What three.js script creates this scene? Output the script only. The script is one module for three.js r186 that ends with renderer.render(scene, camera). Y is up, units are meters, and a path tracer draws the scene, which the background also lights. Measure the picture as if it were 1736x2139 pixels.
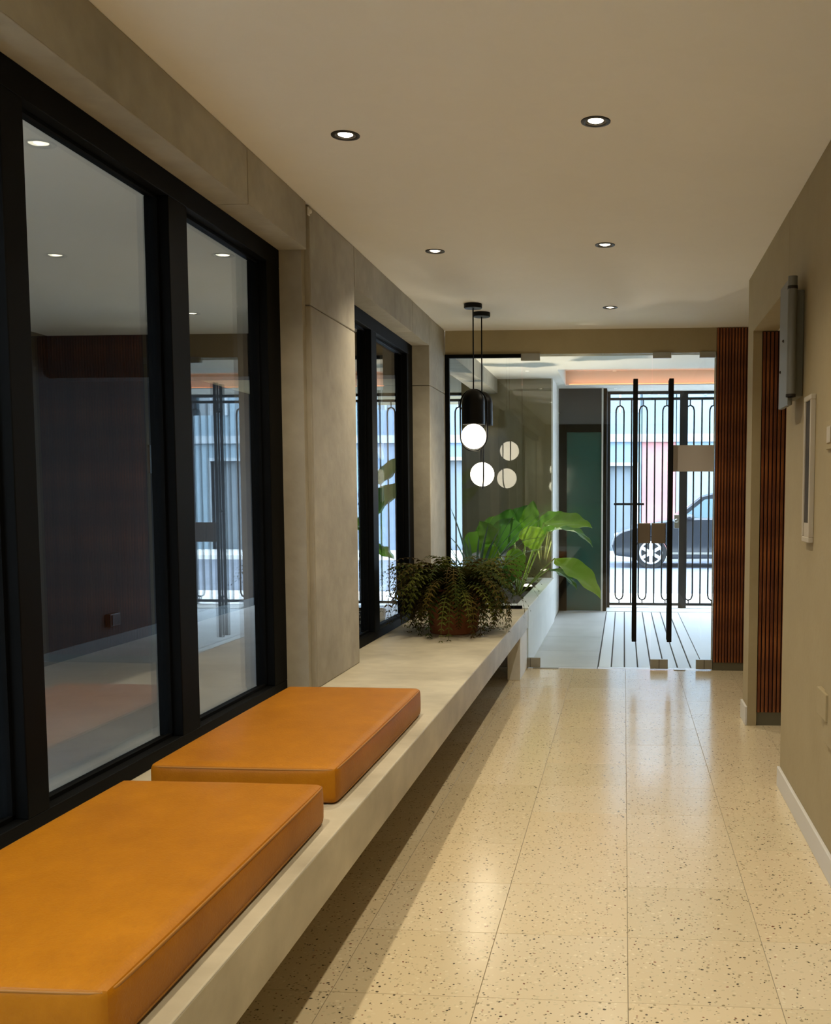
import * as THREE from 'three';
import { RoundedBoxGeometry } from 'three/addons/geometries/RoundedBoxGeometry.js';
import { mergeGeometries } from 'three/addons/utils/BufferGeometryUtils.js';
import { RectAreaLightUniformsLib } from 'three/addons/lights/RectAreaLightUniformsLib.js';
RectAreaLightUniformsLib.init();

// ---------------------------------------------------------------- camera, sky, exposure
const scene = new THREE.Scene();
const FOCAL = 2114.9, CX = 1141.9, CY = 1205.8, FW = 1736, FH = 2139;          // pixels of the 1736 x 2139 frame
const camera = new THREE.PerspectiveCamera(2 * Math.atan(CY / FOCAL) * 180 / Math.PI, CX / CY, 0.05, 200);
camera.position.set(0, 1.33, 0);
camera.rotation.order = 'YXZ';
camera.rotation.set(-0.0789, 0.0760, 0);
camera.setViewOffset(2 * CX, 2 * CY, 0, 0, FW, FH);
camera.updateProjectionMatrix();
scene.background = new THREE.Color().setRGB(0.66, 0.80, 1.0);
scene.backgroundIntensity = 12.5;
const renderer = new THREE.WebGLRenderer({ antialias: true });
renderer.toneMapping = THREE.LinearToneMapping;
renderer.toneMappingExposure = 1.05;
renderer.shadowMap.enabled = true;
const SPOT_CD = 4.4;                        // each ceiling downlight
const WARM = new THREE.Color().setRGB(1.0, 0.87, 0.66);

// ---------------------------------------------------------------- helpers
function rng(seed) { let a = seed >>> 0; return () => { a = (a + 0x6D2B79F5) | 0; let t = Math.imul(a ^ (a >>> 15), 1 | a); t = (t + Math.imul(t ^ (t >>> 7), 61 | t)) ^ t; return ((t ^ (t >>> 14)) >>> 0) / 4294967296; }; }
const names = {};
function numbered(n) { names[n] = (names[n] ?? -1) + 1; return names[n] ? n + '_' + String(names[n]).padStart(3, '0') : n; }
function metreUV(g) {
  const p = g.attributes.position, n = g.attributes.normal, uv = new Float32Array(p.count * 2);
  for (let i = 0; i < p.count; i++) {
    const ax = Math.abs(n.getX(i)), ay = Math.abs(n.getY(i)), az = Math.abs(n.getZ(i)), x = p.getX(i), y = p.getY(i), z = p.getZ(i);
    if (ay >= ax && ay >= az) { uv[2 * i] = x; uv[2 * i + 1] = z; } else if (ax >= az) { uv[2 * i] = z; uv[2 * i + 1] = y; } else { uv[2 * i] = x; uv[2 * i + 1] = y; }
  }
  g.setAttribute('uv', new THREE.BufferAttribute(uv, 2));
  return g;
}
function bx(x0, x1, y0, y1, z0, z1, r = 0) {
  const w = Math.abs(x1 - x0), h = Math.abs(y1 - y0), d = Math.abs(z1 - z0);
  let g = r ? new RoundedBoxGeometry(w, h, d, 2, Math.min(r, w / 2.02, h / 2.02, d / 2.02)) : new THREE.BoxGeometry(w, h, d);
  if (g.index) g = g.toNonIndexed();
  g.translate((x0 + x1) / 2, (y0 + y1) / 2, (z0 + z1) / 2);
  return metreUV(g);
}
function cyl(x, y0, y1, z, r0, r1 = r0, seg = 24, open = false) { const g = new THREE.CylinderGeometry(r1, r0, y1 - y0, seg, 1, open); g.translate(x, (y0 + y1) / 2, z); return g; }
function rod(a, b, r, seg = 8) { return new THREE.TubeGeometry(new THREE.LineCurve3(new THREE.Vector3(...a), new THREE.Vector3(...b)), 1, r, seg, false); }
function tube(pts, r, n = 24, seg = 8, closed = false) { return new THREE.TubeGeometry(new THREE.CatmullRomCurve3(pts.map((p) => new THREE.Vector3(...p)), closed, 'centripetal'), n, r, seg, closed); }
function lathe(pts, x, y, z, seg = 40) { const g = new THREE.LatheGeometry(pts.map((p) => new THREE.Vector2(...p)), seg); g.translate(x, y, z); return g; }
function merged(gs) {
  if (!Array.isArray(gs)) return gs;
  gs = gs.map((g) => { const q = g.index ? g.toNonIndexed() : g; for (const k of Object.keys(q.attributes)) if (!['position', 'normal', 'uv'].includes(k)) q.deleteAttribute(k); return q; });
  return gs.length === 1 ? gs[0] : mergeGeometries(gs);
}
function mesh(name, geo, mat) { const m = new THREE.Mesh(merged(geo), mat); m.name = name; m.castShadow = m.receiveShadow = true; return m; }
function tag(o, label, category, group, kind) { o.userData.label = label; if (category) o.userData.category = category; if (group) o.userData.group = group; if (kind) o.userData.kind = kind; return o; }
// a Group at the thing's base; part() takes geometry in world coordinates
function thing(name, label, category, at = [0, 0, 0], group, kind) { const o = new THREE.Group(); o.name = numbered(name); o.position.set(...at); scene.add(o); return tag(o, label, category, group, kind); }
function part(parent, name, geo, mat, label) {
  const m = mesh(name, geo, mat);
  let x = 0, y = 0, z = 0; for (let q = parent; q; q = q.parent) { x += q.position.x; y += q.position.y; z += q.position.z; }
  m.geometry.translate(-x, -y, -z);
  parent.add(m); if (label) m.userData.label = label; return m;
}
function struct(name, geo, mat, label, category) { const m = mesh(numbered(name), geo, mat); scene.add(m); return tag(m, label, category, null, 'structure'); }
function slabWithHoles(x0, x1, z0, z1, y0, y1, circles = [], rects = []) {      // horizontal slab, z0 > z1
  const s = new THREE.Shape([[x0, -z0], [x1, -z0], [x1, -z1], [x0, -z1]].map((p) => new THREE.Vector2(...p)));
  for (const [x, z, r] of circles) { const h = new THREE.Path(); h.absarc(x, -z, r, 0, Math.PI * 2, true); s.holes.push(h); }
  for (const [a, b, c, d] of rects) s.holes.push(new THREE.Path([[a, -c], [a, -d], [b, -d], [b, -c]].map((p) => new THREE.Vector2(...p))));
  const g = new THREE.ExtrudeGeometry(s, { depth: y1 - y0, bevelEnabled: false, curveSegments: 24 });
  g.rotateX(-Math.PI / 2); g.translate(0, y0, 0);
  return metreUV(g.index ? g.toNonIndexed() : g);
}
function wallWithHoles(x0, x1, y0, y1, z, depth, rects) {                       // wall facing +z, front face at z
  const s = new THREE.Shape([[x0, y0], [x1, y0], [x1, y1], [x0, y1]].map((p) => new THREE.Vector2(...p)));
  for (const [a, b, c, d] of rects) s.holes.push(new THREE.Path([[a, c], [a, d], [b, d], [b, c]].map((p) => new THREE.Vector2(...p))));
  const g = new THREE.ExtrudeGeometry(s, { depth, bevelEnabled: false });
  g.translate(0, 0, z - depth);
  return metreUV(g.index ? g.toNonIndexed() : g);
}

// ---------------------------------------------------------------- textures
function noiseGrid(n, seed) { const r = rng(seed), a = new Float32Array(n * n); for (let i = 0; i < a.length; i++) a[i] = r(); return a; }
function fbm(size, base, oct, seed, sx = 1, sy = 1) {                           // tileable value noise, 0..1
  const out = new Float32Array(size * size); let amp = 1, tot = 0;
  for (let o = 0; o < oct; o++) {
    const nx = Math.max(1, Math.round(base * sx)) << o, ny = Math.max(1, Math.round(base * sy)) << o, m = Math.max(nx, ny), g = noiseGrid(m, seed + o * 17);
    for (let y = 0; y < size; y++) {
      const v = y / size * ny, j = Math.floor(v), fy = v - j, ty = fy * fy * (3 - 2 * fy), j1 = (j + 1) % ny;
      for (let x = 0; x < size; x++) {
        const u = x / size * nx, i = Math.floor(u), fx = u - i, tx = fx * fx * (3 - 2 * fx), i1 = (i + 1) % nx;
        const a = g[j * m + i] * (1 - tx) + g[j * m + i1] * tx, b = g[j1 * m + i] * (1 - tx) + g[j1 * m + i1] * tx;
        out[y * size + x] += amp * (a * (1 - ty) + b * ty);
      }
    }
    tot += amp; amp *= 0.55;
  }
  for (let i = 0; i < out.length; i++) out[i] /= tot;
  return out;
}
function dataTex(size, fn, metres, color = true) {
  const d = new Uint8Array(size * size * 4);
  for (let i = 0; i < size * size; i++) { const c = fn(i, i % size, (i / size) | 0); d[4 * i] = c[0]; d[4 * i + 1] = c[1]; d[4 * i + 2] = c[2]; d[4 * i + 3] = 255; }
  const t = new THREE.DataTexture(d, size, size);
  t.wrapS = t.wrapT = THREE.RepeatWrapping; t.magFilter = THREE.LinearFilter; t.minFilter = THREE.LinearMipmapLinearFilter; t.generateMipmaps = true;
  if (color) t.colorSpace = THREE.SRGBColorSpace;
  t.repeat.set(1 / metres, 1 / metres); t.needsUpdate = true; return t;
}
const cl = (v) => Math.max(0, Math.min(255, v));
function mottled(size, metres, rgb, spread, seed, base = 4, oct = 6, sx = 1, sy = 1, tint = [1, 1, 1]) {
  const a = fbm(size, base, oct, seed, sx, sy), b = fbm(size, base * 8, 3, seed + 99);
  return dataTex(size, (i) => { const k = (a[i] - 0.5) * 2 * spread + (b[i] - 0.5) * spread * 0.5; return [cl(rgb[0] + k * tint[0]), cl(rgb[1] + k * tint[1]), cl(rgb[2] + k * tint[2])]; }, metres);
}
function bumpTex(size, metres, seed, base = 8, oct = 5, sx = 1, sy = 1) { const a = fbm(size, base, oct, seed, sx, sy); return dataTex(size, (i) => { const v = cl(a[i] * 255); return [v, v, v]; }, metres, false); }

function terrazzo() {                                                          // 1.6 m square: cream cement with dark and rust chips
  const S = 1536, c = document.createElement('canvas'); c.width = c.height = S;
  const k = c.getContext('2d'), r = rng(77), px = S / 1.6;
  k.fillStyle = 'rgb(214,198,166)'; k.fillRect(0, 0, S, S);
  const chip = (x, y, s, col) => { k.fillStyle = col; k.beginPath(); const n = 5 + Math.floor(r() * 3), a0 = r() * 6.28, e = 0.45 + 0.55 * r(), t = r() * 3.14; for (let i = 0; i < n; i++) { const a = a0 + i / n * 6.283, q = s * (0.6 + 0.4 * r()), u = Math.cos(a) * q, v = Math.sin(a) * q * e; k.lineTo(x + u * Math.cos(t) - v * Math.sin(t), y + u * Math.sin(t) + v * Math.cos(t)); } k.closePath(); k.fill(); };
  for (let i = 0; i < 5200; i++) { const v = 196 + r() * 34; chip(r() * S, r() * S, (0.003 + 0.006 * r()) * px, `rgb(${v | 0},${(v - 13) | 0},${(v - 44) | 0})`); }
  for (let i = 0; i < 2300; i++) { const v = 128 + r() * 40; chip(r() * S, r() * S, (0.0022 + 0.004 * r()) * px, `rgb(${(v + 14) | 0},${(v + 2) | 0},${(v - 26) | 0})`); }
  for (let i = 0; i < 2500; i++) { const v = 46 + r() * 46; chip(r() * S, r() * S, (0.0022 + 0.0046 * r() * r()) * px, r() < 0.22 ? `rgb(${(v + 58) | 0},${(v + 18) | 0},${v | 0})` : `rgb(${(v + 6) | 0},${v | 0},${(v - 12) | 0})`); }
  const t = new THREE.CanvasTexture(c); t.colorSpace = THREE.SRGBColorSpace; t.wrapS = t.wrapT = THREE.RepeatWrapping; t.repeat.set(1 / 1.6, 1 / 1.6); t.anisotropy = 8; return t;
}
const M = {};
const std = (o) => new THREE.MeshStandardMaterial(o), phy = (o) => new THREE.MeshPhysicalMaterial(o);
{
  const terr = terrazzo();
  M.tile = ['#ffffff', '#fbf9f5', '#fffcf7', '#f9f8f4'].map((c) => phy({ color: c, map: terr, roughness: 0.17, specularIntensity: 1 }));
  M.grout = std({ color: '#877d68', roughness: 0.9 });
  const cm = mottled(1024, 1.7, [162, 155, 138], 36, 5, 3, 7, 1, 1, [1, 1, 0.95]);
  M.concrete = std({ map: cm, roughness: 0.72, bumpMap: bumpTex(512, 0.6, 8, 16, 4), bumpScale: 0.0012 });
  const cm2 = mottled(1024, 1.3, [176, 167, 144], 40, 31, 2, 7, 1, 2.2, [1, 1, 0.95]);
  M.benchConcrete = std({ map: cm2, roughness: 0.5, bumpMap: bumpTex(512, 0.5, 9, 16, 4), bumpScale: 0.0006 });
  M.plaster = std({ map: mottled(512, 1.1, [160, 145, 110], 5, 44, 6, 5), roughness: 0.85, bumpMap: bumpTex(512, 0.4, 45, 24, 3), bumpScale: 0.0005 });
  M.ceil = std({ map: mottled(512, 2.3, [236, 231, 220], 3, 51, 4, 5), roughness: 0.9 });
  M.black = phy({ color: '#050606', roughness: 0.6, specularIntensity: 0.16 });
  M.blackSatin = phy({ color: '#060707', roughness: 0.45, specularIntensity: 0.45 });
  M.glass = phy({ color: '#f8fbfa', roughness: 0.0, transmission: 1, thickness: 0, ior: 1.62, specularIntensity: 1 });
  M.doorGlass = phy({ color: '#fbfefd', roughness: 0.0, transmission: 1, thickness: 0, ior: 1.5 });
  M.leather = phy({ map: mottled(512, 0.55, [160, 99, 3], 12, 61, 5, 6, 1, 1, [1, 0.8, 0.3]), roughness: 0.48, bumpMap: bumpTex(512, 0.16, 62, 40, 3), bumpScale: 0.0005, specularIntensity: 0.4 });
  M.piping = std({ color: '#94600c', roughness: 0.55 });
  const wa = fbm(512, 3, 6, 71, 10, 1), wb = fbm(512, 6, 3, 72);
  const wood = dataTex(512, (i) => { const k = (wa[i] - 0.5) * 90 + (wb[i] - 0.5) * 18; return [cl(126 + k), cl(70 + k * 0.75), cl(25 + k * 0.45)]; }, 0.5);
  M.wood = ['#ffffff', '#efe3d8', '#fff4ea', '#dccabc'].map((c) => std({ color: c, map: wood, roughness: 0.5 }));
  M.woodBack = std({ color: '#2a150a', roughness: 0.8 });
  M.skirt = std({ color: '#5d5740', roughness: 0.6 });
  M.white = std({ color: '#cfccc5', roughness: 0.5 });
  M.steel = std({ color: '#a7a59c', roughness: 0.35, metalness: 0.9 });
  M.alu = std({ color: '#73736b', roughness: 0.5, metalness: 0.3 });
  M.lockPlate = std({ color: '#75695a', roughness: 0.45, metalness: 0.5 });
  M.sticker = std({ color: '#b3aaa0', roughness: 0.8 });
  M.baffle = std({ color: '#2a241c', roughness: 0.5, metalness: 0.4 });
  M.lamp = std({ color: '#fff6e2', emissive: '#fff2d6', emissiveIntensity: 9, roughness: 0.6 });
  M.globe = std({ color: '#fff8ea', emissive: '#fff0d2', emissiveIntensity: 7, roughness: 0.4 });
  M.terracotta = std({ map: mottled(512, 0.5, [158, 96, 64], 22, 81, 6, 5, 1, 1, [1, 0.8, 0.7]), roughness: 0.85 });
  M.soil = std({ map: mottled(256, 0.3, [54, 42, 32], 26, 82, 10, 4), roughness: 1 });
  const leafMat = (c, t = 0.3) => phy({ color: c, roughness: 0.62, transmission: t, thickness: 0, side: THREE.DoubleSide, specularIntensity: 0.6 });
  M.leaf = ['#5a8a28', '#74a32e', '#42742a', '#8cb43a'].map((c) => leafMat(c));
  M.stalk = std({ color: '#a3b466', roughness: 0.6 });
  M.fern = ['#3d4012', '#313d15', '#4b3f17', '#3a3014', '#4d511d'].map((c) => phy({ color: c, roughness: 0.9, transmission: 0.2, thickness: 0, side: THREE.DoubleSide, specularIntensity: 0.15 }));
  M.blade = ['#5d7a68', '#48665a', '#74917e'].map((c) => leafMat(c, 0.2));
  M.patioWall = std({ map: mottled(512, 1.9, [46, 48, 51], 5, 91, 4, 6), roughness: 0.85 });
  M.patioFloor = std({ map: mottled(512, 1.2, [196, 194, 190], 12, 92, 5, 6), roughness: 0.4 });
  M.olive = phy({ map: mottled(512, 1.5, [122, 113, 86], 8, 93, 4, 5), roughness: 0.03, ior: 1.9 });
  M.porchStone = M.patioFloor;
  M.deck = ['#dcdedf', '#d4d8da', '#e2e3e3'].map((c) => std({ color: c, roughness: 0.45 }));
  M.deckGap = std({ color: '#4c5054', roughness: 0.9 });
  M.darkMetal = std({ color: '#2b2e30', roughness: 0.5, metalness: 0.3 });
  M.tealGlass = phy({ color: '#235149', roughness: 0.08, ior: 1.45 });
  M.ironGate = std({ color: '#1d2226', roughness: 0.5, metalness: 0.4 });
  M.led = std({ color: '#ffb070', emissive: '#ff9a60', emissiveIntensity: 3 });
  M.sidewalk = std({ map: mottled(512, 2.5, [226, 224, 218], 10, 94, 6, 5), roughness: 0.85 });
  M.road = std({ map: mottled(512, 3, [106, 112, 122], 10, 95, 8, 5), roughness: 0.9 });
  M.carPaint = phy({ color: '#20262d', roughness: 0.3, metalness: 0.4, clearcoat: 1, clearcoatRoughness: 0.05 });
  M.carGlass = phy({ color: '#5d7076', roughness: 0.05, clearcoat: 1 });
  M.tyre = std({ color: '#141414', roughness: 0.9 });
  M.rim = std({ color: '#e2e6e8', roughness: 0.3, metalness: 0.5 });
  M.headlight = phy({ color: '#dfe6ea', roughness: 0.1, clearcoat: 1 });
  const fac = (c, s, seed) => std({ map: mottled(512, 2.2, c, s, seed, 5, 5), roughness: 0.9 });
  M.facadeBlue = fac([104, 122, 134], 8, 101); M.facadePink = fac([150, 104, 102], 9, 102); M.facadePale = fac([114, 132, 142], 7, 103); M.facadeGrey = fac([100, 116, 134], 6, 104);
  M.facadeTrim = std({ color: '#8d979d', roughness: 0.8 });
  M.paneDark = phy({ color: '#3a4a52', roughness: 0.08, clearcoat: 1 });
  M.shutter = std({ color: '#5d676d', roughness: 0.6 });
  M.printPaper = std({ map: mottled(256, 0.4, [48, 42, 32], 24, 111, 3, 4), roughness: 0.8 });
  M.matBoard = std({ color: '#b5ac9a', roughness: 0.8 });
  M.socket = std({ color: '#17181a', roughness: 0.4 });
}

// ---------------------------------------------------------------- room shell
const CEIL = 2.60, XR = 0.726, XC = -1.375, XWIN = -1.498, SOFFIT = 2.397, ZE = -7.80, BENCH = 0.466, ZB = 2.2;
const DOWN = [[-0.103, -3.545], [-0.985, -3.61], [-0.103, -5.235], [-0.983, -5.30], [-0.10, -6.93], [-0.103, -1.86], [-0.985, -1.92], [-0.103, -0.17], [-0.985, -0.23]];

{ // terrazzo floor, tile by tile
  const fl = thing('floor', 'cream terrazzo tile floor with dark stone chips running along the hallway', 'floor', [0, 0, 0], null, 'structure');
  part(fl, 'screed', bx(-1.5, XR, -0.2, -0.002, ZB, ZE), M.grout);
  part(fl, 'screed', bx(XR, 1.62, -0.2, -0.002, -4.6, ZE), M.grout);
  part(fl, 'near_slab', bx(-1.5, XR, -0.0019, 0, ZB, -0.985, 0), M.tile[0]);
  const r = rng(5), shapes = {};
  const tileShape = (w, d, v) => { const k = w.toFixed(3) + '|' + d.toFixed(3) + '|' + v; return shapes[k] ??= (() => { const g = new RoundedBoxGeometry(w - 0.0017, 0.018, d - 0.0017, 1, 0.0007); g.translate(0, -0.009, 0); metreUV(g); const u = g.attributes.uv, ou = (v % 4) * 0.4 + 0.2, ov = Math.floor(v / 4) * 0.4 + 0.2; for (let i = 0; i < u.count; i++) u.setXY(i, u.getX(i) + ou, u.getY(i) + ov); return g; })(); };
  for (let iz = 0; iz < 18; iz++) {
    const za = -0.984 - 0.4 * iz, zb = Math.max(ZE, za - 0.4);
    for (let ix = -4; ix < 4; ix++) {
      let xa = 0.019 + 0.4 * ix, xb = xa + 0.4;
      if (xa < -1.5) xa = -1.5;
      if (xa > 0.5 && za > -4.5) continue;
      if (xb > 0.7 && za > -4.5) xb = XR;
      const t = new THREE.Mesh(tileShape(xb - xa, za - zb, Math.floor(r() * 16)), M.tile[Math.floor(r() * 4)]);
      t.name = 'tile'; t.castShadow = t.receiveShadow = true; t.position.set((xa + xb) / 2, 0, (za + zb) / 2); fl.add(t);
    }
  }
}
{ // ceiling with a hole for every downlight
  const c = thing('ceiling', 'smooth white plaster ceiling with recessed downlights', 'ceiling', [0, CEIL, 0], null, 'structure');
  part(c, 'plaster_board', slabWithHoles(-1.56, 0.9, ZB, ZE, CEIL, CEIL + 0.12, DOWN.map(([x, z]) => [x, z, 0.047])), M.ceil);
  part(c, 'alcove_board', bx(0.9, 1.66, CEIL, CEIL + 0.12, -5.9, ZE), M.ceil);
  part(c, 'passage_board', bx(0.86, 1.66, 2.268, 2.39, -4.55, -5.9), M.ceil);
  part(c, 'roof_slab', bx(-1.56, 1.66, CEIL + 0.14, CEIL + 0.3, ZB, ZE), M.grout);
}
{ // right wall: long painted wall, passage opening, pier, alcove
  const w = thing('wall_right', 'tan painted plaster wall along the right side of the hallway', 'wall', [XR, 0, 0], null, 'structure');
  part(w, 'wall_face', bx(XR, 0.9, 0, CEIL, ZB, -4.665, 0.004), M.plaster);
  part(w, 'header', bx(XR, 0.86, 2.268, CEIL, -4.665, -5.9), M.plaster);
  part(w, 'pier', bx(XR, 0.777, 0, CEIL, -5.9, -6.14), M.plaster);
  part(w, 'pier_core', bx(0.777, 1.62, 0, CEIL, -5.93, -6.14), M.plaster);
  part(w, 'passage_end', bx(1.62, 1.78, 0, CEIL, -4.5, ZE), M.plaster);
  part(w, 'passage_side', bx(0.9, 1.62, 0, 2.268, -4.5, -4.66), M.plaster);
  const b = thing('baseboard_right', 'pale grey skirting board along the foot of the right wall', 'baseboard', [XR, 0, 0], null, 'structure');
  part(b, 'skirting', bx(XR - 0.014, XR, 0, 0.092, ZB, -4.665, 0.003), M.white);
  part(b, 'pier_skirting', bx(XR - 0.014, XR, 0, 0.11, -5.905, -6.14, 0.003), M.white);
  struct('wall_back', bx(-1.7, 0.9, 0, CEIL, ZB, ZB + 0.15), M.plaster, 'tan plaster wall behind the viewer', 'wall');
}
{ // left wall: concrete beam and columns
  const w = thing('wall_left', 'raw concrete beam and columns framing the black windows on the left', 'wall', [XC, 0, 0], null, 'structure');
  for (const [a, b] of [[ZB, -1.62], [-1.624, -3.70], [-3.704, -4.384]]) part(w, 'beam_panel', bx(-1.60, XC, SOFFIT, CEIL, a, b, 0.004), M.concrete);
  for (const [a, b] of [[-5.17, -6.6], [-6.604, -7.155]]) part(w, 'beam_panel', bx(-1.60, XC, SOFFIT, CEIL, a, b, 0.004), M.concrete);
  const col = (a, b, cuts) => { for (let i = 0; i + 1 < cuts.length; i++) part(w, 'column_panel', bx(-1.60, XC, cuts[i] + (i ? 0.0015 : 0), cuts[i + 1] - 0.0015, a, b, 0.006), M.concrete); };
  col(-4.43, -5.165, [BENCH, 2.17, CEIL]);
  part(w, 'column_return', bx(-1.60, -1.399, BENCH, CEIL, -4.386, -4.43, 0.003), M.concrete);
  col(-7.16, ZE, [BENCH, 2.12, CEIL]);
  part(w, 'under_bench_wall', bx(-1.60, -1.44, 0, 0.316, ZB, ZE), M.concrete);
}
struct('wall_end', [bx(XC, 1.62, 2.418, CEIL, ZE, ZE - 0.14), bx(0.686, 1.62, 0, 2.418, ZE - 0.02, ZE - 0.14), bx(1.78, 4.0, 0, CEIL, ZE - 0.02, ZE - 0.14)], M.plaster, 'tan header wall above the glass entrance doors', 'wall');
{ // small white bead where beam meets column
  const o = thing('ceiling_sensor', 'tiny white sensor bead at the top of the concrete column', 'sensor', [XC + 0.008, 2.565, -4.41]);
  part(o, 'bead', new THREE.SphereGeometry(0.011, 16, 12).translate(XC + 0.008, 2.565, -4.41), M.white);
  part(o, 'mount', bx(XC, XC + 0.006, 2.548, 2.582, -4.398, -4.422, 0.002), M.white);
}

// ---------------------------------------------------------------- left windows
const GX = -1.548;
function sideWindow(name, label, z0, z1, mulls) {                              // z0 near, z1 far; mulls = [near, far] of each upright
  const w = thing(name, label, 'window', [XWIN, BENCH, (z0 + z1) / 2], null, 'structure');
  part(w, 'frame_rail', bx(XWIN - 0.085, XWIN, SOFFIT - 0.078, SOFFIT, z0, z1, 0.003), M.black);
  part(w, 'frame_rail', bx(XWIN - 0.085, XWIN, BENCH, BENCH + 0.05, z0, z1, 0.003), M.black);
  for (const [a, b] of mulls) part(w, 'mullion', bx(XWIN - 0.085, XWIN, BENCH + 0.05, SOFFIT - 0.078, a, b, 0.003), M.black);
  const e = [z0, ...mulls.flat(), z1];
  for (let i = 0; i < e.length; i += 2) if (e[i] - e[i + 1] > 0.1) {
    part(w, 'glass_pane', bx(GX - 0.005, GX + 0.005, BENCH + 0.045, SOFFIT - 0.073, e[i] + 0.004, e[i + 1] - 0.004), M.glass);
    const f = [bx(GX + 0.005, GX + 0.016, BENCH + 0.05, BENCH + 0.062, e[i], e[i + 1]), bx(GX + 0.005, GX + 0.016, SOFFIT - 0.09, SOFFIT - 0.078, e[i], e[i + 1]), bx(GX + 0.005, GX + 0.016, BENCH + 0.05, SOFFIT - 0.078, e[i], e[i] - 0.012), bx(GX + 0.005, GX + 0.016, BENCH + 0.05, SOFFIT - 0.078, e[i + 1] + 0.012, e[i + 1])];
    part(w, 'glazing_bead', f, M.black);
  }
}
sideWindow('window_1', 'tall black-framed window behind the mustard cushions reflecting the hallway', ZB, -4.384, [[-0.30, -0.42], [-1.36, -1.47], [-2.40, -2.497], [-3.307, -3.448], [-4.225, -4.384]]);
sideWindow('window_2', 'black-framed window between the two concrete columns looking out to the driveway gate', -5.165, -7.16, [[-5.165, -5.22], [-5.99, -6.118], [-6.985, -7.16]]);

// ---------------------------------------------------------------- bench, cushions
{
  const b = thing('concrete_bench', 'long floating concrete bench ledge under the left windows', 'bench', [-1.1, 0, -3]);
  part(b, 'slab', bx(-1.60, -0.7365, 0.318, BENCH, ZB, ZE + 0.04, 0.006), M.benchConcrete);
  part(b, 'end_support', bx(-0.84, -0.745, 0, 0.318, -7.26, ZE + 0.04, 0.004), M.sidewalk, 'pale concrete end support');
}
function cushion(label, x0, x1, z0, z1, h, seed) {
  const w = x1 - x0, d = z0 - z1, cx = (x0 + x1) / 2, cz = (z0 + z1) / 2, r0 = rng(seed);
  const o = thing('seat_cushion', label, 'cushion', [cx, BENCH, cz], 'mustard cushions on the bench');
  const NX = 36, NZ = 56, NY = 10, R = 0.018, g = new THREE.BoxGeometry(w, h, d, NX, NY, NZ), p = g.attributes.position, ph = r0() * 6;
  const hx = w / 2 - R, hy = h / 2 - R, hz = d / 2 - R, c = (v, m) => Math.max(-m, Math.min(m, v));
  for (let i = 0; i < p.count; i++) {
    let x = p.getX(i), y = p.getY(i), z = p.getZ(i);
    const ix = c(x, hx), iy = c(y, hy), iz = c(z, hz); let dx = x - ix, dy = y - iy, dz = z - iz; const l = Math.hypot(dx, dy, dz) || 1;
    if (Math.abs(dx) + Math.abs(dy) + Math.abs(dz) > 1e-9) { x = ix + dx / l * R; y = iy + dy / l * R; z = iz + dz / l * R; }
    const a = 1 - (2 * x / w) ** 4, b = 1 - (2 * z / d) ** 6, mid = Math.max(0, 1 - (2 * y / h) ** 2);
    if (y > 0) y += 0.006 * a * b * (2 * y / h) + 0.0016 * Math.sin(x * 17 + ph) * Math.sin(z * 11 + ph) * a * b;
    if (Math.abs(2 * x / w) > 0.9) x += Math.sign(x) * 0.005 * mid * b; if (Math.abs(2 * z / d) > 0.93) z += Math.sign(z) * 0.005 * mid * a;
    p.setXYZ(i, x, y, z);
  }
  g.computeVertexNormals(); g.translate(cx, BENCH + h / 2, cz); metreUV(g);
  part(o, 'cover', g, M.leather);
  const ring = (y, k) => { const e = 0.004, a = w / 2 - e, b = d / 2 - e, q = 0.018, pts = []; for (const [sx, sz, t] of [[1, 1, 0], [-1, 1, 1], [-1, -1, 2], [1, -1, 3]]) for (let j = 0; j <= 4; j++) { const an = (t + j / 4) * Math.PI / 2; pts.push([cx + sx * (a - q) + Math.cos(an) * q, y, cz + sz * (b - q) + Math.sin(an) * q]); } return tube(pts, k, 160, 6, true); };
  part(o, 'seam_piping', ring(BENCH + h - 0.010, 0.0032), M.piping);
  part(o, 'seam_piping', ring(BENCH + 0.010, 0.0032), M.piping);
}
cushion('mustard leather seat cushion nearest the viewer, cut off by the picture edge', -1.345, -0.787, -1.45, -2.585, 0.108, 3);
cushion('mustard leather seat cushion farther along the bench, beside the concrete column', -1.345, -0.80, -2.735, -3.935, 0.108, 9);

// ---------------------------------------------------------------- downlights
function makeDownlight(label) {
  const o = thing('recessed_downlight', label, 'ceiling light', [0, CEIL, 0], 'recessed ceiling downlights');
  const ring = new THREE.LatheGeometry([[0.0465, 0.03], [0.034, 0.018], [0.0345, -0.001], [0.038, -0.004], [0.050, -0.003], [0.0505, 0.0]].map((p) => new THREE.Vector2(...p)), 40);
  const t = mesh('trim_ring', ring, M.baffle); o.add(t);
  const l = mesh('lamp_lens', new THREE.SphereGeometry(0.034, 28, 8, 0, Math.PI * 2, 0, 0.9).rotateX(Math.PI).scale(1, 0.5, 1).translate(0, 0.0125, 0), M.lamp); o.add(l);
  const s = new THREE.SpotLight(WARM, SPOT_CD, 0, 1.13, 0.75, 2); s.position.set(0, -0.012, 0); s.target.position.set(0, -1, 0); s.castShadow = true; s.shadow.radius = 1.3; o.add(s, s.target);
  return o;
}
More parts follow.
